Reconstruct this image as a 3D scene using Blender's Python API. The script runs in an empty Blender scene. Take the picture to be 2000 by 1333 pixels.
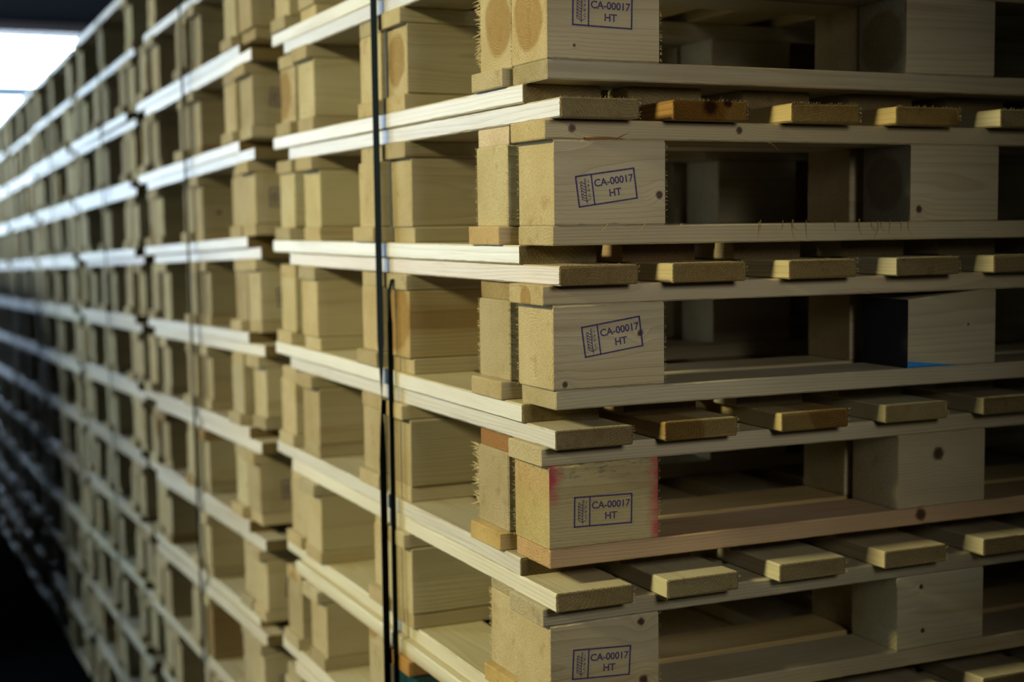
import bpy, math, random
from mathutils import Vector, Matrix

random.seed(7)
scene = bpy.context.scene
COL = scene.collection

# ------------------------------------------------------------------ camera, world, lights, exposure
ZF = 1.4064                      # height of the first stamped block's underside above the floor
CAM = Vector((-0.6549, -1.3419, 0.0032 + ZF))
YAW, PITCH, ROLL, FPX = math.radians(24.498), math.radians(-4.6606), math.radians(-0.6233), 2821.25
fw = Vector((math.sin(YAW) * math.cos(PITCH), math.cos(YAW) * math.cos(PITCH), math.sin(PITCH)))
rt0 = Vector((math.cos(YAW), -math.sin(YAW), 0))
up0 = rt0.cross(fw)
rt = rt0 * math.cos(ROLL) + up0 * math.sin(ROLL)
up = -rt0 * math.sin(ROLL) + up0 * math.cos(ROLL)
cd = bpy.data.cameras.new('camera')
cam = bpy.data.objects.new('camera', cd)
COL.objects.link(cam)
m = Matrix((rt, up, -fw)).transposed().to_4x4()
m.translation = CAM
cam.matrix_world = m
cd.sensor_width = 36.0
cd.lens = FPX / 2000 * 36.0
cd.clip_start = 0.05
cd.dof.use_dof = True
cd.dof.focus_distance = 1.50
cd.dof.aperture_fstop = 3.8
scene.camera = cam

w = bpy.data.worlds.new('world')
scene.world = w
w.use_nodes = True
w.node_tree.nodes['Background'].inputs[0].default_value = (0.75, 0.86, 1.0, 1)
w.node_tree.nodes['Background'].inputs[1].default_value = 0.6


def area_lamp(name, loc, target, sx, sy, power, col, spread=180):
    l = bpy.data.lights.new(name, 'AREA')
    l.shape = 'RECTANGLE'
    l.size, l.size_y = sx, sy
    l.energy = power
    l.color = col
    l.spread = math.radians(spread)
    o = bpy.data.objects.new(name, l)
    COL.objects.link(o)
    o.location = loc
    o.rotation_euler = (Vector(target) - Vector(loc)).to_track_quat('-Z', 'Y').to_euler()
    return o


def spot_lamp(name, loc, target, power, col, cone, blend, radius):
    l = bpy.data.lights.new(name, 'SPOT')
    l.energy = power
    l.color = col
    l.spot_size = math.radians(cone)
    l.spot_blend = blend
    l.shadow_soft_size = radius
    o = bpy.data.objects.new(name, l)
    COL.objects.link(o)
    o.location = loc
    o.rotation_euler = (Vector(target) - Vector(loc)).to_track_quat('-Z', 'Y').to_euler()
    return o


# warm hall spotlight left of the stacks; a weak added fill lamp near the camera
spot_lamp('hall_spotlight', (-3.0, -0.15, ZF + 1.30), (0.0, 0.25, ZF - 0.12), 600, (1.0, 0.93, 0.55), 52, 1.0, 0.20)
spot_lamp('hall_spotlight_far', (-3.0, 2.3, ZF + 1.35), (0.0, 1.55, ZF - 0.05), 205, (1.0, 0.94, 0.66), 46, 1.0, 0.20)
spot_lamp('fill_lamp_front', (0.0, -1.75, ZF + 0.43), (-0.08, 0.0, ZF - 0.12), 44, (1.0, 0.97, 0.90), 56, 1.0, 0.22)

vs = scene.view_settings
vs.view_transform = 'Standard'
vs.look = 'None'
vs.gamma = 1.0
vs.use_curve_mapping = False
vs.exposure = 0.0
scene.display_settings.display_device = 'sRGB'
scene.cycles.use_denoising = True
scene.cycles.max_bounces = 8
scene.cycles.diffuse_bounces = 5
scene.cycles.sample_clamp_indirect = 4.0


# ------------------------------------------------------------------ node helper
class NT:
    def __init__(self, name):
        self.m = bpy.data.materials.new(name)
        self.m.use_nodes = True
        self.t = self.m.node_tree
        self.t.nodes.clear()

    def n(self, kind, ins=None, **kw):
        nd = self.t.nodes.new(kind)
        for k, v in kw.items():
            setattr(nd, k, v)
        for k, v in (ins or {}).items():
            s = nd.inputs[k]
            if isinstance(v, bpy.types.NodeSocket):
                self.t.links.new(v, s)
            else:
                s.default_value = v
        return nd

    def math(self, op, a, b=0.0, c=None, clamp=False):
        nd = self.n('ShaderNodeMath', {0: a, 1: b}, operation=op, use_clamp=clamp)
        if c is not None:
            if isinstance(c, bpy.types.NodeSocket):
                self.t.links.new(c, nd.inputs[2])
            else:
                nd.inputs[2].default_value = c
        return nd.outputs[0]

    def vmath(self, op, a, b=(0, 0, 0)):
        nd = self.n('ShaderNodeVectorMath', {0: a, 1: b}, operation=op)
        return nd.outputs['Value'] if op in ('LENGTH', 'DISTANCE', 'DOT_PRODUCT') else nd.outputs[0]

    def ss(self, v, lo, hi):          # smoothstep lo..hi -> 0..1
        nd = self.n('ShaderNodeMapRange', {'Value': v, 'From Min': lo, 'From Max': hi, 'To Min': 0.0, 'To Max': 1.0},
                    interpolation_type='SMOOTHSTEP')
        return nd.outputs['Result']

    def mix(self, f, a, b, mode='MIX'):
        nd = self.n('ShaderNodeMix', data_type='RGBA', blend_type=mode)
        for i, v in ((0, f), (6, a), (7, b)):
            if isinstance(v, bpy.types.NodeSocket):
                self.t.links.new(v, nd.inputs[i])
            else:
                nd.inputs[i].default_value = v if i == 0 else (*v, 1.0)
        return nd.outputs[2]

    def noise(self, v, scale, detail=2.0, rough=0.5):
        return self.n('ShaderNodeTexNoise', {'Vector': v, 'Scale': scale, 'Detail': detail, 'Roughness': rough}).outputs['Fac']

    def attr(self, name):
        return self.n('ShaderNodeAttribute', attribute_type='OBJECT', attribute_name=name)

    def principled(self, **ins):
        b = self.n('ShaderNodeBsdfPrincipled', ins)
        o = self.n('ShaderNodeOutputMaterial')
        self.t.links.new(b.outputs[0], o.inputs[0])
        return b


def wood_material():
    t = NT('raw_pine')
    P = t.n('ShaderNodeTexCoord').outputs['Object']
    info = t.n('ShaderNodeObjectInfo')
    rnd = info.outputs['Random']
    shift = t.n('ShaderNodeCombineXYZ', {0: t.math('MULTIPLY', rnd, 37.0), 1: t.math('MULTIPLY', rnd, 91.0), 2: t.math('MULTIPLY', rnd, 53.0)}).outputs[0]
    Q = t.vmath('ADD', P, shift)
    pith = t.attr('pith').outputs['Vector']
    sp = t.n('ShaderNodeSeparateXYZ', {0: pith})
    # distance from the pith line, wobbling slowly along the grain
    wobv = t.vmath('MULTIPLY', Q, (0.9, 9.0, 9.0))
    wob = t.n('ShaderNodeTexNoise', {'Vector': wobv, 'Scale': 1.6, 'Detail': 2.0}).outputs['Color']
    wob = t.vmath('MULTIPLY', t.vmath('SUBTRACT', wob, (0.5, 0.5, 0.5)), (0.0, 0.024, 0.024))
    s = t.n('ShaderNodeSeparateXYZ', {0: t.vmath('ADD', P, wob)})
    dy = t.math('SUBTRACT', s.outputs[1], sp.outputs[0])
    dz = t.math('SUBTRACT', s.outputs[2], sp.outputs[1])
    r = t.math('SQRT', t.math('ADD', t.math('MULTIPLY', dy, dy), t.math('MULTIPLY', dz, dz)))
    r0 = r
    # knots
    kmasks, kcores = [], []
    for nm in ('knot_a', 'knot_b'):
        kp = t.attr(nm).outputs['Vector']
        kr = t.math('ADD', t.attr(nm + 'r').outputs['Fac'], 1e-5)
        kn = t.noise(t.vmath('MULTIPLY', Q, (1, 1, 1)), 260.0, 2)
        d = t.math('DIVIDE', t.vmath('DISTANCE', P, kp), kr)
        d = t.math('ADD', d, t.math('MULTIPLY', t.math('SUBTRACT', kn, 0.5), 0.6))
        has = t.math('GREATER_THAN', kr, 5e-4)
        bump = t.math('MULTIPLY', t.math('DIVIDE', kr, t.math('ADD', t.math('MULTIPLY', t.math('MULTIPLY', d, d), 0.35), 1.0)), 1.5)
        r = t.math('ADD', r, t.math('MULTIPLY', bump, has))
        kmasks.append(t.math('MULTIPLY', t.math('SUBTRACT', 1.0, t.ss(d, 0.75, 1.25)), has))
        kcores.append(t.math('MULTIPLY', t.math('SUBTRACT', 1.0, t.ss(d, 0.45, 1.0)), has))
    # growth rings
    ph = t.math('MULTIPLY', r, sp.outputs[2])
    ph = t.math('ADD', ph, t.math('MULTIPLY', t.noise(t.vmath('MULTIPLY', Q, (1, 30, 30)), 1.0, 2), 1.4))
    ring = t.math('FRACT', ph)
    ring = t.math('POWER', ring, 2.2)
    edge = t.math('SUBTRACT', 1.0, t.ss(t.math('FRACT', ph), 0.93, 1.0))
    ring = t.math('MULTIPLY', ring, edge)
    fib = t.noise(t.vmath('MULTIPLY', Q, (14, 420, 420)), 1.0, 3, 0.6)
    blot = t.noise(t.vmath('MULTIPLY', Q, (3, 16, 16)), 1.0, 2)
    nrm = t.n('ShaderNodeVectorTransform', {0: t.n('ShaderNodeNewGeometry').outputs['Normal']}, vector_type='NORMAL', convert_from='WORLD', convert_to='OBJECT').outputs[0]
    nx = t.math('ABSOLUTE', t.n('ShaderNodeSeparateXYZ', {0: nrm}).outputs[0])
    end = t.ss(nx, 0.55, 0.8)
    pale = t.mix(t.ss(blot, 0.3, 0.75), (0.47, 0.405, 0.255), (0.41, 0.342, 0.195))
    late = (0.29, 0.20, 0.085)
    rs = t.math('ADD', t.math('ADD', 0.34, t.math('MULTIPLY', end, 0.18)), t.math('MULTIPLY', t.math('SUBTRACT', blot, 0.4), 0.6))
    c = t.mix(t.math('MULTIPLY', ring, rs), pale, late)
    c = t.mix(t.math('MULTIPLY', t.ss(fib, 0.45, 0.8), 0.22), c, (0.26, 0.185, 0.09))
    strk = t.ss(t.noise(t.vmath('MULTIPLY', Q, (2.2, 48, 48)), 1.0, 2), 0.57, 0.76)
    c = t.mix(t.math('MULTIPLY', strk, 0.42), c, (0.25, 0.155, 0.06))
    # heartwood
    ht = t.math('ADD', t.attr('heart').outputs['Fac'], 1e-6)
    hm = t.math('SUBTRACT', 1.0, t.ss(t.math('DIVIDE', r0, ht), 0.86, 1.08))
    hv = t.math('ADD', 0.42, t.math('MULTIPLY', t.math('ADD', t.noise(Q, 130.0, 4, 0.7), ring), 0.34))
    c = t.mix(t.math('MULTIPLY', hm, hv, clamp=True), c, (0.235, 0.135, 0.03))
    # sawn ends
    saw = t.noise(t.vmath('MULTIPLY', Q, (1, 1, 1)), 520.0, 3, 0.7)
    endc = t.mix(t.ss(saw, 0.35, 0.75), (0.70, 0.65, 0.54), (0.98, 0.93, 0.80))
    c = t.mix(end, c, t.mix(1.0, c, endc, 'MULTIPLY'))
    # knots on top
    km = t.math('MAXIMUM', kmasks[0], kmasks[1])
    kc = t.math('MAXIMUM', kcores[0], kcores[1])
    c = t.mix(t.math('MULTIPLY', km, 0.85), c, (0.13, 0.065, 0.024))
    c = t.mix(t.math('MULTIPLY', kc, 0.85), c, (0.022, 0.012, 0.007))
    c = t.mix(1.0, c, info.outputs['Color'], 'MULTIPLY')
    c = t.mix(t.math('MULTIPLY', end, t.attr('end_tone').outputs['Fac']), c, t.mix(1.0, c, (0.36, 0.32, 0.25), 'MULTIPLY'))
    c = t.mix(t.math('MULTIPLY', end, t.attr('end_paint').outputs['Fac']), c, (0.006, 0.007, 0.012))  # ends blackened: one block's paint; on others dark heart plus painted-in shade
    # sprayed red edges and a grey mould bloom
    x = t.n('ShaderNodeSeparateXYZ', {0: P})
    spray = t.math('MULTIPLY', t.math('SUBTRACT', t.noise(Q, 90.0, 4), 0.5), 0.022)
    xs = t.math('ADD', x.outputs[0], spray)
    left = t.math('MULTIPLY', t.ss(xs, -0.047, -0.066), t.ss(x.outputs[2], -0.012, 0.032))
    right = t.math('MULTIPLY', t.ss(xs, 0.050, 0.068), 0.9)
    red = t.math('MULTIPLY', t.math('MULTIPLY', t.math('MAXIMUM', left, right), t.math('SUBTRACT', 1.0, t.math('MULTIPLY', end, 0.92))), t.attr('spray').outputs['Fac'])
    c = t.mix(red, c, (0.42, 0.035, 0.05))
    mould = t.math('MULTIPLY', t.ss(t.noise(t.vmath('MULTIPLY', Q, (90, 260, 330)), 1.0, 4, 0.7), 0.52, 0.66),
                   t.math('ADD', 0.22, t.ss(x.outputs[2], 0.018, 0.046)))
    c = t.mix(t.math('MULTIPLY', mould, t.math('MULTIPLY', t.attr('mould').outputs['Fac'], 0.75)), c, (0.10, 0.10, 0.06))
    wedge = t.ss(t.math('ADD', x.outputs[2], t.math('MULTIPLY', t.math('ADD', x.outputs[0], 0.066), 0.10)), -0.0360, -0.0366)
    c = t.mix(t.math('MULTIPLY', t.math('MULTIPLY', wedge, t.math('SUBTRACT', 1.0, end)), t.attr('wedge').outputs['Fac']), c, (0.02, 0.22, 0.55))
    rough = t.math('ADD', t.math('MULTIPLY', end, 0.45), t.math('ADD', 0.40, t.math('MULTIPLY', fib, 0.2)))
    spec = t.math('SUBTRACT', 0.6, t.math('MULTIPLY', end, 0.54))
    h = t.math('ADD', t.math('MULTIPLY', fib, 0.35), t.math('MULTIPLY', ring, 0.25))
    h = t.math('ADD', h, t.math('MULTIPLY', end, t.math('MULTIPLY', saw, 1.6)))
    bmp = t.n('ShaderNodeBump', {'Strength': 0.55, 'Distance': 0.0011, 'Height': h}).outputs[0]
    t.principled(**{'Base Color': c, 'Roughness': rough, 'Specular IOR Level': spec, 'Normal': bmp})
    return t.m


def plain(name, col, rough=0.6, bump=0.0, scale=40.0, var=0.2, metal=0.0, spec=0.5):
    t = NT(name)
    P = t.n('ShaderNodeTexCoord').outputs['Object']
    n = t.noise(P, scale, 5, 0.6)
    c = t.mix(n, tuple(v * (1 - var) for v in col), tuple(min(1, v * (1 + var)) for v in col))
    ins = {'Base Color': c, 'Roughness': rough, 'Metallic': metal, 'Specular IOR Level': spec}
    if bump:
        ins['Normal'] = t.n('ShaderNodeBump', {'Strength': bump, 'Distance': 0.004, 'Height': n}).outputs[0]
    t.principled(**ins)
    return t.m


def ink_material():
    t = NT('stamp_ink')
    P = t.n('ShaderNodeTexCoord').outputs['Object']
    wear = t.ss(t.noise(P, 900.0, 3, 0.7), 0.40, 0.52)
    wear = t.math('ADD', 0.45, t.math('MULTIPLY', wear, 0.5))
    b = t.n('ShaderNodeBsdfPrincipled', {'Base Color': (0.030, 0.016, 0.13, 1), 'Roughness': 0.75, 'Alpha': wear})
    o = t.n('ShaderNodeOutputMaterial')
    t.t.links.new(b.outputs[0], o.inputs[0])
    return t.m


WOOD = wood_material()
INK = ink_material()
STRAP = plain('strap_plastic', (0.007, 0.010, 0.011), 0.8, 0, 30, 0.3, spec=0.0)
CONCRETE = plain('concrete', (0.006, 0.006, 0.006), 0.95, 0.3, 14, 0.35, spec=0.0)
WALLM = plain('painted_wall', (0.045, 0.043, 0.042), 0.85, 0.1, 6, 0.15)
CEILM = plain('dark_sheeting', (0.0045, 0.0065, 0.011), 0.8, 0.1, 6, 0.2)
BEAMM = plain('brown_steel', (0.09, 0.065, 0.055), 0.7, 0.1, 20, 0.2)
BARM = plain('pale_blue_bar', (0.62, 0.72, 0.84), 0.6, 0, 10, 0.05)
BLOCKM = plain('blocker_black', (0.010, 0.010, 0.012), 0.7, 0.4, 9, 0.3)
LAMPM = plain('lamp_housing', (0.2, 0.2, 0.2), 0.5, 0, 10, 0.1)


def daylight(strength):
    t = NT('daylit_glazing')
    e = t.n('ShaderNodeEmission', {'Color': (0.60, 0.78, 1.0, 1), 'Strength': strength})
    o = t.n('ShaderNodeOutputMaterial')
    t.t.links.new(e.outputs[0], o.inputs[0])
    return t.m


# ------------------------------------------------------------------ mesh helpers
def mesh_obj(name, me, parent=None, loc=(0, 0, 0), rotz=0.0, **props):
    o = bpy.data.objects.new(name, me)
    COL.objects.link(o)
    o.location = loc
    if rotz:
        o.rotation_euler = (0, 0, rotz)
    if parent:
        o.parent = parent
    for k, v in props.items():
        o[k] = v
    return o


def mesh(name, verts, faces, mat):
    me = bpy.data.meshes.new(name)
    me.from_pydata(verts, [], faces)
    me.materials.append(mat)
    me.update()
    return me


def box_mesh(name, x0, x1, y0, y1, z0, z1, mat, ch=0.0):
    return timber(name, x1 - x0, y1 - y0, z1 - z0, mat=mat, ch=ch or 0.002, n=1, jit=0, off=((x0 + x1) / 2, (y0 + y1) / 2, (z0 + z1) / 2))


def timber(name, L, D, H, mat=None, ch=0.0012, n=2, jit=0.0, seed=0, off=(0, 0, 0), cut=None, bow=0.0, warp=None):
    """sawn timber with its grain along X: a chamfered section swept along X, edges slightly ragged"""
    rg = random.Random(seed)
    a, b = D / 2, H / 2
    c = ch
    sec = [(-a + c, -b), (a - c, -b), (a, -b + c), (a, b - c), (a - c, b), (-a + c, b), (-a, b - c), (-a, -b + c)]
    xs = [-L / 2, -L / 2 + c * 0.8]
    for i in range(1, n):
        xs.append(-L / 2 + L * i / n)
    xs += [L / 2 - c * 0.8, L / 2]
    V, F = [], []
    for k, x in enumerate(xs):
        e = k in (0, len(xs) - 1)
        for (y, z) in sec:
            yy, zz = (y * (1 - c / a), z * (1 - c / b)) if e else (y, z)
            xx = x
            if jit:                      # ragged edges, but every face stays flat
                if abs(abs(y) - a) < 1e-9:
                    zz -= abs(rg.gauss(0, jit)) * (1 if z > 0 else -1)
                else:
                    yy -= abs(rg.gauss(0, jit)) * (1 if y > 0 else -1)
                if e:
                    xx -= abs(rg.gauss(0, jit)) * (1 if x > 0 else -1)
            if bow:
                zz += bow * (1 - (2 * x / L) ** 2)
            if cut:
                xx, yy, zz = cut(xx, yy, zz)
            V.append((xx + off[0], yy + off[1], zz + off[2]))
    for k in range(len(xs) - 1):
        for i in range(8):
            j = (i + 1) % 8
            F.append((k * 8 + i, (k + 1) * 8 + i, (k + 1) * 8 + j, k * 8 + j))
    F.append(tuple(range(8)))
    q = (len(xs) - 1) * 8
    F.append(tuple(q + i for i in reversed(range(8))))
    return mesh(name, V, F, mat or WOOD)


def spikes(name, items, mat=None):
    """thin tapering slivers: (base, tip, radius, bend)"""
    V, F = [], []
    for (p, q, r, bend) in items:
        p, q = Vector(p), Vector(q)
        d = (q - p)
        u = d.cross(Vector((0.31, 0.2, 0.93))).normalized()
        v = d.normalized().cross(u)
        mid = p + d * 0.55 + Vector(bend)
        b = len(V)
        for (cc, rr) in ((p, r), (mid, r * 0.6)):
            for k in range(3):
                an = k * 2.094
                V.append(cc + u * (math.cos(an) * rr) + v * (math.sin(an) * rr))
        V.append(q)
        for k in range(3):
            j = (k + 1) % 3
            F.append((b + k, b + j, b + 3 + j, b + 3 + k))
            F.append((b + 3 + k, b + 3 + j, b + 6))
    return mesh(name, [tuple(x) for x in V], F, mat or WOOD)


def empty(name, loc, label, cat, group=None):
    o = bpy.data.objects.new(name, None)
    o.empty_display_size = 0.1
    COL.objects.link(o)
    o.location = loc
    o['label'] = label
    o['category'] = cat
    if group:
        o['group'] = group
    return o


SLOPE, PIVOT_Y, PIVOT_Z = 0.029, 1.05, 0.009         # the hall floor falls gently away beyond the first stack


def on_slope(p):
    x, y, z = p
    if y < PIVOT_Y - .02:
        return p
    c, s_ = math.cos(SLOPE), math.sin(SLOPE)
    dy = y - PIVOT_Y
    return (x, PIVOT_Y + dy * c + z * s_, PIVOT_Z - dy * s_ + z * c)


def struct(name, me, parent=None):
    o = mesh_obj(name, me, parent)
    if not parent:
        o['kind'] = 'structure'
    return o


# ------------------------------------------------------------------ the hall
def unproject_y(px, py, Y):
    d = fw + rt * ((px - 1000) / FPX) - up * ((py - 666.5) / FPX)
    return CAM + d * ((Y - CAM.y) / d.y)


XL, XR, YN, YF, ZC = -4.6, 1.55, -6.0, 11.0, 5.2
ze = PIVOT_Z - (YF + .2 - PIVOT_Y) * math.tan(SLOPE)
fl = [(YN, 0), (PIVOT_Y - .06, 0), (PIVOT_Y, PIVOT_Z), (YF + .2, ze)]
fv = [(x, y, z - d) for d in (0, .2) for y, z in fl for x in (XL, XR)]
ff = [(2 * k, 2 * k + 1, 2 * k + 3, 2 * k + 2) for k in range(3)] + [(8 + 2 * k, 10 + 2 * k, 11 + 2 * k, 9 + 2 * k) for k in range(3)]
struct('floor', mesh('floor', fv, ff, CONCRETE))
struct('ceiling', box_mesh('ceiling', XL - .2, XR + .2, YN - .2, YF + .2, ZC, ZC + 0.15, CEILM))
W2Y0, W2Y1, W2Z0, W2Z1 = 3.5, 8.8, ZF - 0.75, ZF + 1.6
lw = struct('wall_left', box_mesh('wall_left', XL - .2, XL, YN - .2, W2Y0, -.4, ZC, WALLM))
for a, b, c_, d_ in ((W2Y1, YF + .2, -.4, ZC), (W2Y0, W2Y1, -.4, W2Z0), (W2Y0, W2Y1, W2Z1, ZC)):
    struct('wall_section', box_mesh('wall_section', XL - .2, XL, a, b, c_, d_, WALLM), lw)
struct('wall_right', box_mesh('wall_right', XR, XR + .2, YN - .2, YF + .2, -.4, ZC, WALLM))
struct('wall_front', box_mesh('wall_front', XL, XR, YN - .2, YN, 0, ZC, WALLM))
DAY = daylight(17.0)
DAY2 = daylight(16.0)
zt = unproject_y(80, 73, YF).z
zb = unproject_y(40, 179, YF).z
WX0, WX1, WZ0 = -3.5, 1.22, 0.05
far = [(XL, WX0, -.4, ZC), (WX1, XR, -.4, ZC), (WX0, WX1, -.4, WZ0), (WX0, WX1, zt, ZC)]
fwall = None
for k, (a, b, c_, d_) in enumerate(far):
    if k == 0:
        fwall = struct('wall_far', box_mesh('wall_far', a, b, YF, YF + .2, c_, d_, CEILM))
    else:
        struct('wall_section', box_mesh('wall_section', a, b, YF, YF + .2, c_, d_, CEILM), fwall)
win = struct('window_1', box_mesh('window_glass', WX0, WX1, YF + .12, YF + .14, WZ0, zt, DAY))
struct('window_bar', box_mesh('window_bar', WX0, WX1, YF + .02, YF + .10, zb - 0.05, zb + 0.05, BARM), win)
struct('window_lintel', box_mesh('window_lintel', WX0 - .2, WX1 + .2, YF - .25, YF - 0.005, zt, zt + 0.075, BEAMM), win)
for xx in (-2.6, -1.4):
    struct('window_post', box_mesh('window_post', xx - .03, xx + .03, YF + .03, YF + .09, WZ0, zt, BARM), win)

win2 = struct('added_window', box_mesh('window_glass', XL - .14, XL - .12, W2Y0, W2Y1, W2Z0, W2Z1, DAY2))  # unseen window, added for cool light on the far stacks
for k in range(1, 4):
    yy = W2Y0 + (W2Y1 - W2Y0) * k / 4
    struct('window_post', box_mesh('window_post', XL - .10, XL - .03, yy - .04, yy + .04, W2Z0, W2Z1, BARM), win2)

# ------------------------------------------------------------------ pallets
T, H = 0.0204, 0.0889
PER = 4 * T + 0.0890
GAP = 0.00008
BW, BD = 0.1335, 0.0855
SX0, SX1 = -0.0095, 1.068
RX0, RX1 = 0.0005, 1.060
BX = (0.0, 0.4593, 0.926)
P1B = [(-.003, .0885), (.128, .219), (.277, .368), (.422, .513), (.568, .659), (.715, .806), (.862, .953), (.990, 1.081)]
P2B = [(-.006, .0875), (.118, .211), (.266, .358), (.414, .507), (.560, .651), (.708, .800), (.855, .947), (.985, 1.078)]
P1Y0, P1Y1, P1A = -0.024, 0.966, (0.0, 0.4125, 0.820)
P2Y0, P2Y1, P2A = 0.062, 1.051, (0.1045, 0.522, 0.948)

LOW = {
    'deck': [timber('deck_board_mesh', 0.99, 0.0915, T, n=2, jit=.0004, seed=s) for s in range(5)],
    'rail': [timber('rail_mesh', 1.0, 0.0845, T, n=2, jit=.0004, seed=20 + s) for s in range(4)],
    'block': [timber('block_mesh', BW, BD, H, n=2, jit=.0005, seed=40 + s, ch=.0014) for s in range(5)],
}


def hero_deck(seed, wid=0.0915):
    return timber('deck_board_near', 0.99, wid, T, n=90, jit=.00045, seed=seed, ch=.0013)


def hero_rail(L, seed):
    return timber('rail_near', L, 0.0845, T, n=110, jit=.0004, seed=seed, ch=.0012)


def hero_block(seed, cut=None):
    return timber('block_near', BW, BD, H, n=30, jit=.00045, seed=seed, ch=.0013, cut=cut)


def wood_props(o, rg, kind):
    if kind == 'block':
        py, pz = rg.uniform(-.07, .07), rg.uniform(-.09, .09)
    else:
        py, pz = rg.uniform(-.06, .06), rg.choice((-1, 1)) * rg.uniform(.01, .09)
    o['pith'] = (py, pz, rg.uniform(240, 420))
    if kind == 'deck':
        o['end_tone'] = rg.uniform(.55, .8)
    if rg.random() < .22:
        o['heart'] = rg.uniform(.03, .06)
    v = rg.uniform(.74, 1.06)
    wm = rg.uniform(-.03, .03)
    o.color = (min(1, v * (1 + wm)), v, v * (1 - 1.6 * wm), 1)
    if rg.random() < .35:
        if kind == 'block':
            o['knot_a'] = (rg.uniform(-.05, .05), rg.choice((-1, 1)) * BD / 2, rg.uniform(-.03, .03))
            o['knot_ar'] = rg.uniform(.003, .006)
        else:
            o['knot_a'] = (rg.uniform(-.45, .45), rg.choice((-1, 1)) * .043, rg.uniform(-.008, .008))
            o['knot_ar'] = rg.uniform(.003, .006)


ORD = ['first', 'second', 'third', 'fourth', 'fifth', 'sixth', 'seventh', 'eighth', 'ninth', 'tenth', 'eleventh', 'twelfth']
STACKN = ['nearest stack', 'second stack back', 'third stack back', 'fourth stack back', 'fifth stack back', 'sixth stack back']
L0, L1 = -1, 9


def place(o, part_list):
    part_list.append(o)
    return o


def make_pallet(upright, stack, layer, origin, hero, rg, label, dx=0.0, dy=0.0, yaw=0.0, drop=0.0):
    """upright: deck on top of three rails on blocks on runners; else the same turned over"""
    z0 = ZF - (layer - 1) * PER
    base = (z0 - T if upright else z0 - 2 * T) - drop * .5 + (.0002 if drop else 0)
    at = (origin[0] + dx, origin[1] + dy, base)
    root = empty('pallet', on_slope(at) if stack else at, label, 'pallet', 'nested pallets in the ' + STACKN[stack])
    root.rotation_euler = (-SLOPE if stack else 0, 0, yaw)
    parts = {}
    zb_ = T if upright else 2 * T            # underside of the blocks above the pallet's base
    z_low, z_high = zb_ - T / 2, zb_ + H + T / 2 + .0001
    z_deck = (zb_ + H + T * 1.5 + .0002) if upright else T / 2
    A = P1A if upright else P2A
    for ai, ay in enumerate(A):
        yc = ay + BD / 2
        low_name, high_name = ('runner', 'stringer') if upright else ('stringer', 'runner')
        for nm, zz in ((low_name, z_low), (high_name, z_high)):
            a, b = (SX0, SX1) if nm == 'stringer' else (RX0, RX1)
            a += rg.uniform(-.003, .003)
            b += rg.uniform(-.004, .004)
            if hero and ai == 0:
                me = hero_rail(b - a, rg.randrange(9999))
                o = mesh_obj(nm, me, root, ((a + b) / 2, yc, zz))
            else:
                o = mesh_obj(nm, rg.choice(LOW['rail']), root, ((a + b) / 2, yc, zz))
                o.scale = (b - a, 1, 1)
            wood_props(o, rg, 'rail')
            parts[(nm, ai)] = o
        for bi, bx in enumerate(BX):
            x = bx + BW / 2 + (rg.uniform(-.004, .004) if not (hero and ai == 0 and bi < 2) else 0)
            yb = yc + (rg.uniform(-.002, .002) if ai else 0)
            me = hero_block(rg.randrange(9999)) if hero and ai == 0 and bi < 2 else rg.choice(LOW['block'])
            o = mesh_obj('block', me, root, (x, yb, zb_ + H / 2 + .00005))
            wood_props(o, rg, 'block')
            parts[('block', ai, bi)] = o
    B = P1B if upright else P2B
    y0, y1 = (P1Y0, P1Y1) if upright else (P2Y0, P2Y1)
    for di, (a, b) in enumerate(B):
        ln = y1 - y0
        sh = rg.uniform(-.003, .003)
        wsc = (b - a) / .0915
        me = hero_deck(rg.randrange(9999)) if hero and di < 6 else rg.choice(LOW['deck'])
        o = mesh_obj('deck_board', me, root, ((a + b) / 2 + rg.uniform(-.0015, .0015), (y0 + y1) / 2 + sh, z_deck), math.pi / 2)
        o.scale = (ln / .99, wsc, 1)
        wood_props(o, rg, 'deck')
        parts[('deck', di)] = o
    return root, parts


# ------------------------------------------------------------------ the stamp (one print, shared by all stamped blocks)
def text_mesh(s, size):
    cu = bpy.data.curves.new('t', 'FONT')
    cu.body = s
    cu.size = size
    cu.align_x = 'CENTER'
    cu.align_y = 'CENTER'
    cu.offset = size * 0.022
    cu.resolution_u = 4
    ob = bpy.data.objects.new('t', cu)
    COL.objects.link(ob)
    dg = bpy.context.evaluated_depsgraph_get()
    dg.update()
    me = bpy.data.meshes.new_from_object(ob.evaluated_get(dg))
    bpy.data.objects.remove(ob)
    V = [tuple(v.co) for v in me.vertices]
    F = [tuple(p.vertices) for p in me.polygons]
    bpy.data.meshes.remove(me)
    return V, F


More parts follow.
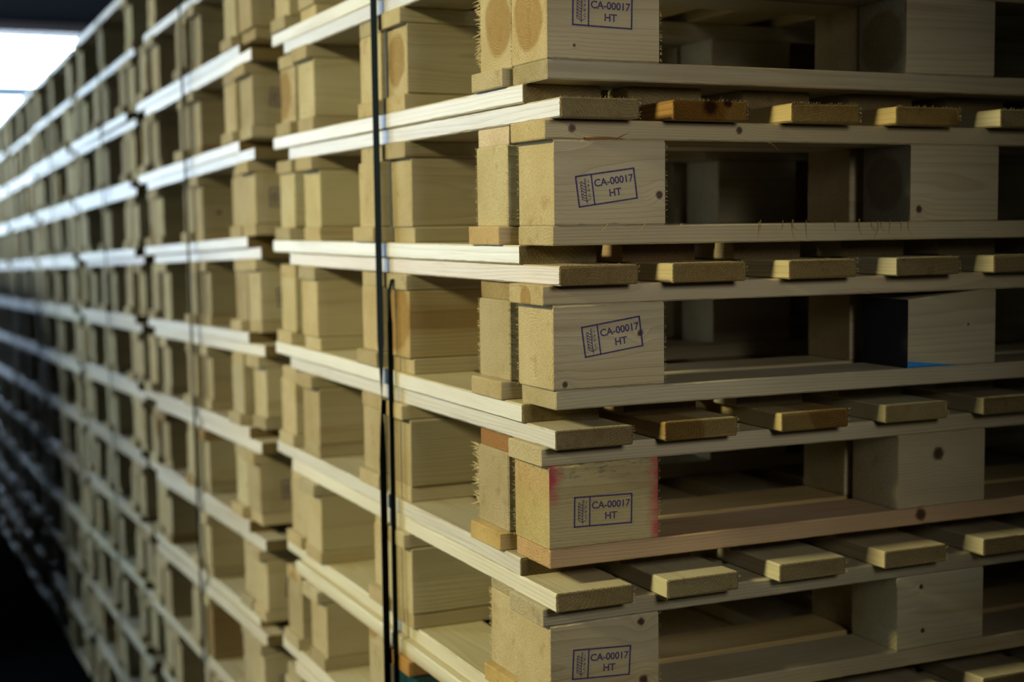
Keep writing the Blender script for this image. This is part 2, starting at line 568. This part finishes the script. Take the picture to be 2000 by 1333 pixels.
def stamp_mesh():
    V, F = [], []

    def seg(x0, y0, x1, y1, wd):
        d = Vector((x1 - x0, y1 - y0))
        n_ = Vector((-d.y, d.x)).normalized() * wd / 2
        b = len(V)
        for (x, y) in ((x0 - n_.x, y0 - n_.y), (x1 - n_.x, y1 - n_.y), (x1 + n_.x, y1 + n_.y), (x0 + n_.x, y0 + n_.y)):
            V.append((x, y))
        F.append((b, b + 1, b + 2, b + 3))

    def put(s, size, cx, cy, sx=1.0):
        v, f = text_mesh(s, size)
        xs = [p[0] for p in v]
        ys = [p[1] for p in v]
        ox, oy = (min(xs) + max(xs)) / 2, (min(ys) + max(ys)) / 2
        b = len(V)
        for p in v:
            V.append(((p[0] - ox) * sx + cx, p[1] - oy + cy))
        for q in f:
            F.append(tuple(b + i for i in q))

    W, Hh = .0690, .0315
    a, b = W / 2, Hh / 2
    seg(-a, b, a, b, .0018)
    seg(-a, -b, a, -b, .0017)
    seg(-a, -b - .0008, -a, b + .0008, .0019)
    seg(a, -b - .0008, a, b + .0008, .0020)
    xd = -a + .0182
    seg(xd, -b, xd, b, .0017)
    put('CA-00017', .0108, (xd + a) / 2 + .0003, .0062, 1.03)
    put('HT', .0108, (xd + a) / 2 + .0005, -.0060, 1.05)
    # ear of grain: stalk, awns and slanting seeds, with four small letters beside it
    sx = -a + .0098
    seg(sx, -.0135, sx, .0128, .0009)
    seg(sx - .0052, -.0085, sx - .0052, .0088, .0007)
    for k in range(6):
        yy = -.0085 + k * .0031
        seg(sx - .0052, yy + .0024, sx - .0004, yy - .0001, .0008)
        seg(sx - .0052, yy + .0018, sx - .0030, yy + .0030, .0006)
    seg(sx - .0054, -.0085, sx, -.0112, .0008)
    seg(sx + .0052, -.0085, sx, -.0112, .0007)
    seg(sx + .0014, -.001, sx + .0014, .0128, .0005)
    for k, ch in enumerate('IPPC'):
        put(ch, .0047, sx + .0040, .0092 - k * .0049, .9)
    me = bpy.data.meshes.new('stamp_mesh')
    me.from_pydata([(x, 0, y) for x, y in V], [], F)      # in the XZ plane, facing -Y
    me.materials.append(INK)
    me.update()
    return me


STAMP = stamp_mesh()


def add_stamp(block, x, z, tilt, blue=False):
    """x from the block's left edge, z from its bottom"""
    o = mesh_obj('stamp', STAMP, block, (x - BW / 2, -BD / 2 - .00025, z - H / 2))
    o.rotation_euler = (0, -math.radians(tilt), 0)
    return o


# ------------------------------------------------------------------ build the row of stacks
OY = [0.0, 1.095, 2.285, 3.375, 4.45, 5.53]
OX = [0.0, -.012, 0.0, 0.0, 0.0, 0.0]
JX = {0: -.0011, 1: .0024, 2: -.0011, 3: .0003, 4: -.0006}
JY = {0: .0003, 1: -.0056, 2: -.0083, 3: .0077, 4: .0059}
AX = {0: .002, 1: 0, 2: 0, 3: 0, 4: .012}
AY = {0: -.012, 1: -.002, 2: -.004, 3: .004, 4: 0}
STAMPS = {0: (.065, .0506, -1.3), 1: (.062, .0394, 7.6), 2: (.070, .0538, 7.7), 3: (.065, .037, -1.2), 4: (.062, .042, -3.3)}
UPL = {
    0: 'upright pallet whose stamped corner block shows brown heartwood, topmost stamp in the nearest stack',
    1: 'upright pallet with a tilted stamp and a dark knot at its corner block edge',
    2: 'upright pallet whose tilted corner stamp has a brown knot on its frame',
    3: 'upright pallet with red spray paint on its stamped corner block',
    4: 'upright pallet with the lowest stamped corner block of the nearest stack',
}
DNL = {
    0: 'upside-down pallet nested in the pallet with brown heartwood at its stamped corner',
    1: 'upside-down pallet nested beneath the deck whose second board end is torn and orange',
    2: 'upside-down pallet nested in the one whose tilted stamp has a knot',
    3: 'upside-down pallet nested in the red sprayed one, its block edge full of splinters',
    4: 'upside-down pallet nested in the lowest stamped one of the nearest stack',
}
STK = {}
for si, oy in enumerate(OY):
    for l in range(L0, L1 + 1):
        rg = random.Random(1000 * si + l + 50)
        hero = si == 0 and 0 <= l <= 5
        ddx = JX.get(l, 0) if si == 0 else rg.uniform(-.007, .007)
        ddy = JY.get(l, 0) if si == 0 else rg.uniform(-.012, .012)
        yaw = 0 if hero else rg.uniform(-.006, .006)
        if si == 0 and l in UPL:
            lu, ld = UPL[l], DNL[l]
        else:
            if si == 0:
                pos = 'one pair above the topmost stamp' if l < 0 else ORD[l - 5] + ' pair below the lowest stamp'
                where = '%s, nearest stack' % pos
            else:
                where = '%s pair from the top of the %s' % (ORD[l - L0], STACKN[si])
            lu = 'upright pale pine pallet, ' + where
            ld = 'upside-down pale pine pallet, ' + where
        ru, pu = make_pallet(True, si, l, (OX[si], oy), hero, rg, lu, ddx, ddy, yaw)
        if si == 0:
            ex, ey = AX.get(l, 0), AY.get(l, 0)
        else:
            ex, ey = rg.uniform(-.007, .007), ddy + rg.uniform(-.005, .008)
        rd, pd = make_pallet(False, si, l, (OX[si], oy), hero, rg, ld, ex, ey, yaw)
        if si and l == L0:           # a single pallet more on top of the farther stacks
            make_pallet(True, si, L0 - 1, (OX[si], oy - .004), False, rg, 'single upright pallet lying on top of the ' + STACKN[si], -.003, 0, .004, drop=2 * T)
        b = pu[('block', 0, 0)]
        for kk in ('heart', 'knot_a', 'knot_ar'):
            if kk in b:
                del b[kk]
        if si == 0 and l in STAMPS:
            add_stamp(b, *STAMPS[l])
        else:
            add_stamp(b, .065 + rg.uniform(-.01, .01), .044 + rg.uniform(-.008, .008), rg.uniform(-6, 8))
        STK[(si, l)] = (pu, pd)


# ------------------------------------------------------------------ what sets single pieces of the nearest stack apart
def look(o, **kw):
    for k, v in kw.items():
        if k == 'col':
            o.color = (*v, 1)
        elif v is None:
            if k in o:
                del o[k]
        else:
            o[k] = v


def clean(o, col=(1, 1, 1)):
    look(o, knot_a=None, knot_ar=None, heart=None, col=col)


F_ = -BD / 2
for l in range(0, 5):
    pu, pd = STK[(0, l)]
    for o in list(pu.values()) + list(pd.values()):
        clean(o, tuple(o.color)[:3])
pu, pd = STK[(0, 0)]
look(pu[('block', 0, 0)], pith=(.004, .004, 330), heart=.034, col=(.98, .96, .93), knot_a=(-.035, F_, -.030), knot_ar=.0018)
look(pd[('block', 0, 0)], pith=(-.006, .006, 340), heart=.036, col=(.96, .96, .96))
look(pu[('block', 0, 1)], pith=(.0, -.004, 300), heart=.036, end_paint=.5)  # end face darkened for its dark heart and the shade in the gap
look(pu[('stringer', 0)], pith=(.02, .05, 300))
pu, pd = STK[(0, 1)]
look(pu[('block', 0, 0)], pith=(-.13, .03, 360), knot_a=(.0585, F_, -.013), knot_ar=.0046, col=(1, .99, .97))
look(pu[('block', 0, 1)], pith=(.004, .0, 300), heart=.034, end_paint=.7, knot_a=(-.053, F_, -.030), knot_ar=.0046, col=(1, 1, 1))  # burnt dark heart, with shade also put into the end colour
st = pu[('stringer', 0)]
look(st, knot_a=(.022 - st.location.x, F_, .001), knot_ar=.0046, knot_b=(.226 - st.location.x, F_, .002), knot_br=.0042, col=(1, .98, .92))
look(pu[('deck', 1)], col=(.88, .66, .36), heart=.05, pith=(.03, .01, 300), knot_a=(-.495, .0, .004), knot_ar=.010, knot_b=(-.495, -.022, .009), knot_br=.006,
     label='orange torn deck board with dark knots at its end')
look(pu[('deck', 2)], col=(.99, .88, .58))
look(pu[('deck', 3)], col=(.86, .74, .48), heart=.05)
look(pd[('runner', 0)], col=(1.25, 1.25, 1.6))
look(pd[('deck', 1)], col=(.70, .58, .54))
look(pd[('stringer', 0)], col=(1.0, .88, .76))
pu, pd = STK[(0, 2)]
look(pu[('block', 0, 0)], pith=(.002, -.002, 300), knot_a=(.0365, F_, .012), knot_ar=.0038, knot_b=(-.053, F_, -.0385), knot_br=.0034, col=(1, 1, 1))
st = pu[('stringer', 0)]
look(st, heart=.0145, pith=(-.002, -.006, 330), col=(.98, .95, .92))
look(pu[('deck', 0)], pith=(.01, -.03, 330), col=(.92, .86, .78))
look(pu[('deck', 1)], col=(.95, .9, .76))
look(pu[('deck', 2)], col=(.96, .92, .80))
look(pd[('runner', 0)], col=(.62, .56, .45))
look(pd[('deck', 1)], col=(.72, .62, .60))
b2 = pu[('block', 0, 1)]
b2.data = hero_block(77, cut=lambda x, y, z: (x, y, z - (0.0085 * max(0, (0.045 - x) / 0.11) if z > .03 else 0)))
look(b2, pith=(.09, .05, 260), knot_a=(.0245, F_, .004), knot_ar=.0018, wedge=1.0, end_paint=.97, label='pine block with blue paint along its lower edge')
pu, pd = STK[(0, 3)]
look(pu[('block', 0, 0)], spray=1.0, mould=1.0, pith=(-.10, .02, 420), col=(.90, .86, .66), label='corner block sprayed red at both edges')
look(pu[('runner', 0)], col=(1.0, .80, .70), knot_a=(.495 - pu[('runner', 0)].location.x, F_, .002), knot_ar=.008, label='pinkish runner under the red sprayed block')
look(pu[('block', 0, 1)], knot_a=(-.006, F_, .019), knot_ar=.0085, pith=(-.06, .06, 300))
look(pu[('deck', 1)], heart=.035, pith=(.03, .0, 340), col=(.92, .86, .70))
look(pu[('deck', 2)], heart=.03, pith=(-.02, .01, 300), col=(.9, .82, .62))
look(pd[('runner', 0)], col=(.58, .36, .22))
look(pd[('stringer', 0)], col=(1.0, .86, .58))
pu, pd = STK[(0, 4)]
look(pu[('block', 0, 0)], knot_a=(.044, F_, .036), knot_ar=.0046, knot_b=(.047, F_, -.029), knot_br=.0058, pith=(.10, .01, 300), col=(1, .99, .97))
look(pu[('block', 0, 1)], knot_a=(-.030, F_, .030), knot_ar=.0032, knot_b=(-.027, F_, -.024), knot_br=.0032)
look(pd[('stringer', 0)], col=(1.0, .86, .58))
# painted and darker pieces further along the left side
look(STK[(0, 5)][0][('block', 1, 0)], col=(.03, .17, .36), label='block painted dark blue')
look(STK[(0, 5)][0][('stringer', 1)], col=(.80, .52, .25))
look(STK[(0, 2)][0][('block', 1, 0)], heart=.05, pith=(.004, .01, 300), col=(.92, .85, .7))
look(STK[(0, 0)][0][('block', 1, 0)], heart=.036, pith=(.0, .004, 300))
look(STK[(0, 0)][1][('block', 2, 0)], heart=.04, pith=(.02, .0, 300))


def edge_fringe(block, y, x, n, lo, hi, zr, seed, spread=.5, rad=.0009):
    """torn slivers standing off a block's vertical rear edge"""
    rg = random.Random(seed)
    it = []
    for _ in range(n):
        z = rg.uniform(*zr)
        ln = rg.uniform(lo, hi)
        d = Vector((rg.uniform(-.5, -.1), rg.uniform(.6, 1), rg.uniform(-spread * .6, spread))).normalized() * ln
        p = Vector((x + rg.uniform(0, .003), y - .002, z))
        it.append((p, p + d, rg.uniform(.6, 1.3) * rad, (0, 0, rg.uniform(-.001, .0015))))
    o = mesh_obj('splinters', spikes('splinters_mesh', it), block)
    o['kind'] = 'stuff'
    o['pith'] = (.05, .05, 300)
    return o


edge_fringe(STK[(0, 0)][1][('block', 0, 0)], BD / 2, -BW / 2, 70, .004, .015, (-.036, .042), 1)
edge_fringe(STK[(0, 3)][1][('block', 0, 0)], BD / 2, -BW / 2, 70, .004, .016, (-.030, .044), 2)
edge_fringe(STK[(0, 2)][1][('block', 0, 0)], BD / 2, -BW / 2, 20, .002, .007, (-.042, .042), 3, rad=.0006)
edge_fringe(STK[(0, 1)][1][('block', 0, 0)], BD / 2, -BW / 2, 14, .001, .003, (-.042, .042), 4, rad=.0005)
edge_fringe(STK[(0, 4)][1][('block', 0, 0)], BD / 2, -BW / 2, 40, .002, .008, (-.042, .042), 5, rad=.0007)


def fuzz(owner, pts, seed, lo=.0012, hi=.004, rad=.00028):
    """short raised fibres along sawn edges; pts = list of (start, end, outward, count) in the owner's own axes"""
    rg = random.Random(seed)
    it = []
    for (a, b, out, n) in pts:
        a, b, out = Vector(a), Vector(b), Vector(out)
        along = (b - a).normalized()
        for _ in range(n):
            p = a.lerp(b, rg.random())
            d = (out * rg.uniform(.5, 1) + along * rg.uniform(-.8, .8)).normalized() * rg.uniform(lo, hi)
            it.append((p, p + d, rad * rg.uniform(.7, 1.4), (0, 0, 0)))
    o = mesh_obj('fibres', spikes('fibres_mesh', it), owner)
    o['kind'] = 'stuff'
    o['pith'] = (.05, .05, 300)
    if owner.rotation_euler.z:
        pass
    return o


for l in range(0, 5):
    pu, pd = STK[(0, l)]
    a, f, h = BW / 2, BD / 2, H / 2
    fuzz(pu[('block', 0, 0)], [((a, -f, -h), (a, -f, h), (1, -.3, 0), 40), ((-a, -f, -h), (-a, -f, h), (-.5, -1, 0), 30), ((-a, f, -h), (-a, f, h), (-.5, 1, 0), 30)], 60 + l)
    fuzz(pd[('block', 0, 0)], [((-a, f, -h), (-a, f, h), (-.3, 1, 0), 50), ((-a, -f, -h), (-a, -f, h), (-1, -.4, 0), 30)], 70 + l)
    for di in range(0, 5):
        o = pu[('deck', di)]
        e, wd, tt = -.495, .0457, T / 2       # local -X end faces the camera side (world -Y)
        fuzz(o, [((e, -wd, tt), (e, wd, tt), (-.7, 0, .8), 34), ((e, -wd, -tt), (e, -wd, tt), (-.5, -1, 0), 8), ((e, wd, -tt), (e, wd, tt), (-.5, 1, 0), 8)], 80 + l * 10 + di)


def strands(owner, specs, rad=.0005):
    """long loose wood fibres hanging on a rail's front edge"""
    V, F = [], []
    for (x, z, pts) in specs:
        b = len(V)
        P_ = [Vector((x + px, F_ - .0012 - py, z + pz)) for px, py, pz in pts]
        for i, p in enumerate(P_):
            r_ = rad * (1 - .75 * i / (len(P_) - 1))
            for k in range(3):
                an = k * 2.094
                V.append((p.x + r_ * math.cos(an), p.y + r_ * .6 * math.sin(an), p.z + r_ * math.sin(an) * .6))
        for i in range(len(P_) - 1):
            for k in range(3):
                j = (k + 1) % 3
                F.append((b + i * 3 + k, b + i * 3 + j, b + i * 3 + 3 + j, b + i * 3 + 3 + k))
    o = mesh_obj('loose_strands', mesh('strands_mesh', V, F, WOOD), owner)
    o['kind'] = 'stuff'
    o['pith'] = (.05, .05, 300)
    o.color = (.72, .58, .36, 1)
    return o


rg = random.Random(5)
run1 = STK[(0, 1)][0][('runner', 0)]
sp_ = []
for k in range(15):
    x = rg.uniform(.25, .47) - run1.location.x
    ln, cu = rg.uniform(.008, .02), rg.uniform(-.006, .008)
    sp_.append((x, T / 2 + rg.uniform(-.001, .002), [(cu * q * q * 2 - cu * q, .0004 * math.sin(q * 3), -ln * q + .002 * (q < .1)) for q in [i / 6 for i in range(7)]]))
for k in range(3):
    x = .05 + .045 * k - run1.location.x
    sp_.append((x, T / 2 + .001, [(.012 * (1 - q) - .006 * q * q, .0005, -.013 * q) for q in [i / 6 for i in range(7)]]))
strands(run1, sp_)
st1 = STK[(0, 1)][0][('stringer', 0)]
strands(st1, [(.262 - st1.location.x, -T / 2, [(.012 * q, .001 + .002 * q, -.009 * q * q - .001) for q in [i / 6 for i in range(7)]])], .0007)
# sliver torn out under the first stringer, showing redder wood
chip = spikes('chip_mesh', [((.036 - st1.location.x, F_ - .0003, -T / 2 + .0012), (.086 - st1.location.x, F_ - .0006, -T / 2 + .001), .0024, (.0, 0, .001)),
                            ((.074 - st1.location.x, F_ - .0006, -T / 2 + .0012), (.090 - st1.location.x, F_ - .0012, -T / 2 + .0085), .0010, (0, 0, 0))])
c_ = mesh_obj('torn_sliver', chip, st1)
c_['pith'] = (.05, .05, 300)
c_.color = (.95, .55, .32, 1)
c_['label'] = 'reddish torn sliver'


# ------------------------------------------------------------------ straps around the stacks
def ribbon(name, pts, wdir_fn, width, th):
    """flat strap through pts; wdir_fn(i) gives the width direction"""
    V, F = [], []
    n = len(pts)
    for i, p in enumerate(pts):
        p = Vector(p)
        d = (Vector(pts[min(i + 1, n - 1)]) - Vector(pts[max(i - 1, 0)])).normalized()
        wv = Vector(wdir_fn(i)).normalized()
        nv = d.cross(wv).normalized()
        for s1, s2 in ((-1, -1), (1, -1), (1, 1), (-1, 1)):
            V.append(tuple(p + wv * (s1 * width / 2) + nv * (s2 * th / 2)))
    for i in range(n - 1):
        for k in range(4):
            j = (k + 1) % 4
            F.append((i * 4 + k, i * 4 + j, (i + 1) * 4 + j, (i + 1) * 4 + k))
    F.append((0, 1, 2, 3))
    q = (n - 1) * 4
    F.append((q + 3, q + 2, q + 1, q))
    return mesh(name, V, F, STRAP)


TOPZ = ZF + T * 2 + H - L0 * PER + PER + .0012


def strap(y_top, y_bot, x, label, twist=None, width=.019, extra=0.0):
    top = TOPZ + extra
    pts, ang = [], []
    zs = [0.0 + (top - 0.0) * i / 48 for i in range(49)]
    for z in zs:
        f = z / top
        pts.append((x, y_bot + (y_top - y_bot) * f, z))
        ang.append(twist(z) if twist else 0.0)
    nfront = len(pts)
    for i in range(1, 7):
        pts.append((x + (1.094 - x) * i / 6, y_top, top + .001))
        ang.append(0)
    for i in range(1, 7):
        pts.append((1.097, y_top, top - top * i / 6))
        ang.append(0)
    if extra:
        pts = [on_slope(p) for p in pts]
    me = ribbon('strap_mesh', pts, lambda i: (math.sin(ang[i]), math.cos(ang[i]), 0), width, .0009)
    o = mesh_obj('packing_strap', me)
    o['label'] = label
    o['category'] = 'strap'
    o['group'] = 'packing straps around the stacks'
    return o


def tw_near(z):
    zz = z - ZF
    k = max(0, min(1, (-0.16 - zz) / 0.14))
    return k * math.radians(40)


strap(.494, .478, -.0145, 'broad black packing strap down the middle of the nearest stack', tw_near, .0235)
zt2 = ZF - PER + H + T - .002                  # binds the lower pallets only: tucked in under the third deck
pts2 = [(.10, .452, zt2), (.05, .452, zt2), (.008, .452, zt2 - .001), (-.010, .453, zt2 - .006), (-.0135, .453, zt2 - .02)]
pts2 += [(-.0135, .453 - .003 * i / 30, (zt2 - .02) * (1 - i / 30)) for i in range(1, 31)]
strap2 = mesh_obj('packing_strap', ribbon('strap_mesh', pts2, lambda i: (math.sin(1.0) if i > 4 else 0, math.cos(1.0) if i > 4 else 1, 0), .010, .0009))
strap2['label'] = 'thin dark strap beside the broad one, binding only the lower pallets of the nearest stack'
strap2['category'] = 'strap'
strap2['group'] = 'packing straps around the stacks'
for si, yc in enumerate((1.575, 2.71, 3.83, 4.94, 6.02)):
    strap(yc + .01, yc - .005, -.017 + OX[si + 1], 'black packing strap down the middle of the ' + STACKN[si + 1], None, .020, .1504)


# ------------------------------------------------------------------ unseen blocker added in the aisle to shade the foot of the far stacks
def shade_blocker(loc, sx, sy, sz, seed):
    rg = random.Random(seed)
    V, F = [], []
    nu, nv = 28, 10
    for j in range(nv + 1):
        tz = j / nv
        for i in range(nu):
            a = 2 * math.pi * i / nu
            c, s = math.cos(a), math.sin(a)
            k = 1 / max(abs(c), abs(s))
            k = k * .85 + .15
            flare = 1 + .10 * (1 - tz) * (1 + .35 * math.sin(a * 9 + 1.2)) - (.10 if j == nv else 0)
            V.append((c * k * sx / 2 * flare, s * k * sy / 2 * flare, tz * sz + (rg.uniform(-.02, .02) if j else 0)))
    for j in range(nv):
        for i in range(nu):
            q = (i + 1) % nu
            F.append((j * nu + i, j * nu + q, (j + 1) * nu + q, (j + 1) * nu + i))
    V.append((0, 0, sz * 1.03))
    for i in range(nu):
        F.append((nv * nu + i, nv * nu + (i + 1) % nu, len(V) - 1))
    me = mesh('blocker_mesh', V, F, BLOCKM)
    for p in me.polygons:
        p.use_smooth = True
    o = mesh_obj('shade_blocker', me, None, loc)
    o['label'] = 'unseen black blocker added in the aisle to shade the far stacks'
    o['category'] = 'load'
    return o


shade_blocker((-1.22, 6.7, -(6.5 - PIVOT_Y) * math.tan(SLOPE) - .10), 1.75, 5.2, 1.56, 3)
print('objects', len(bpy.data.objects))
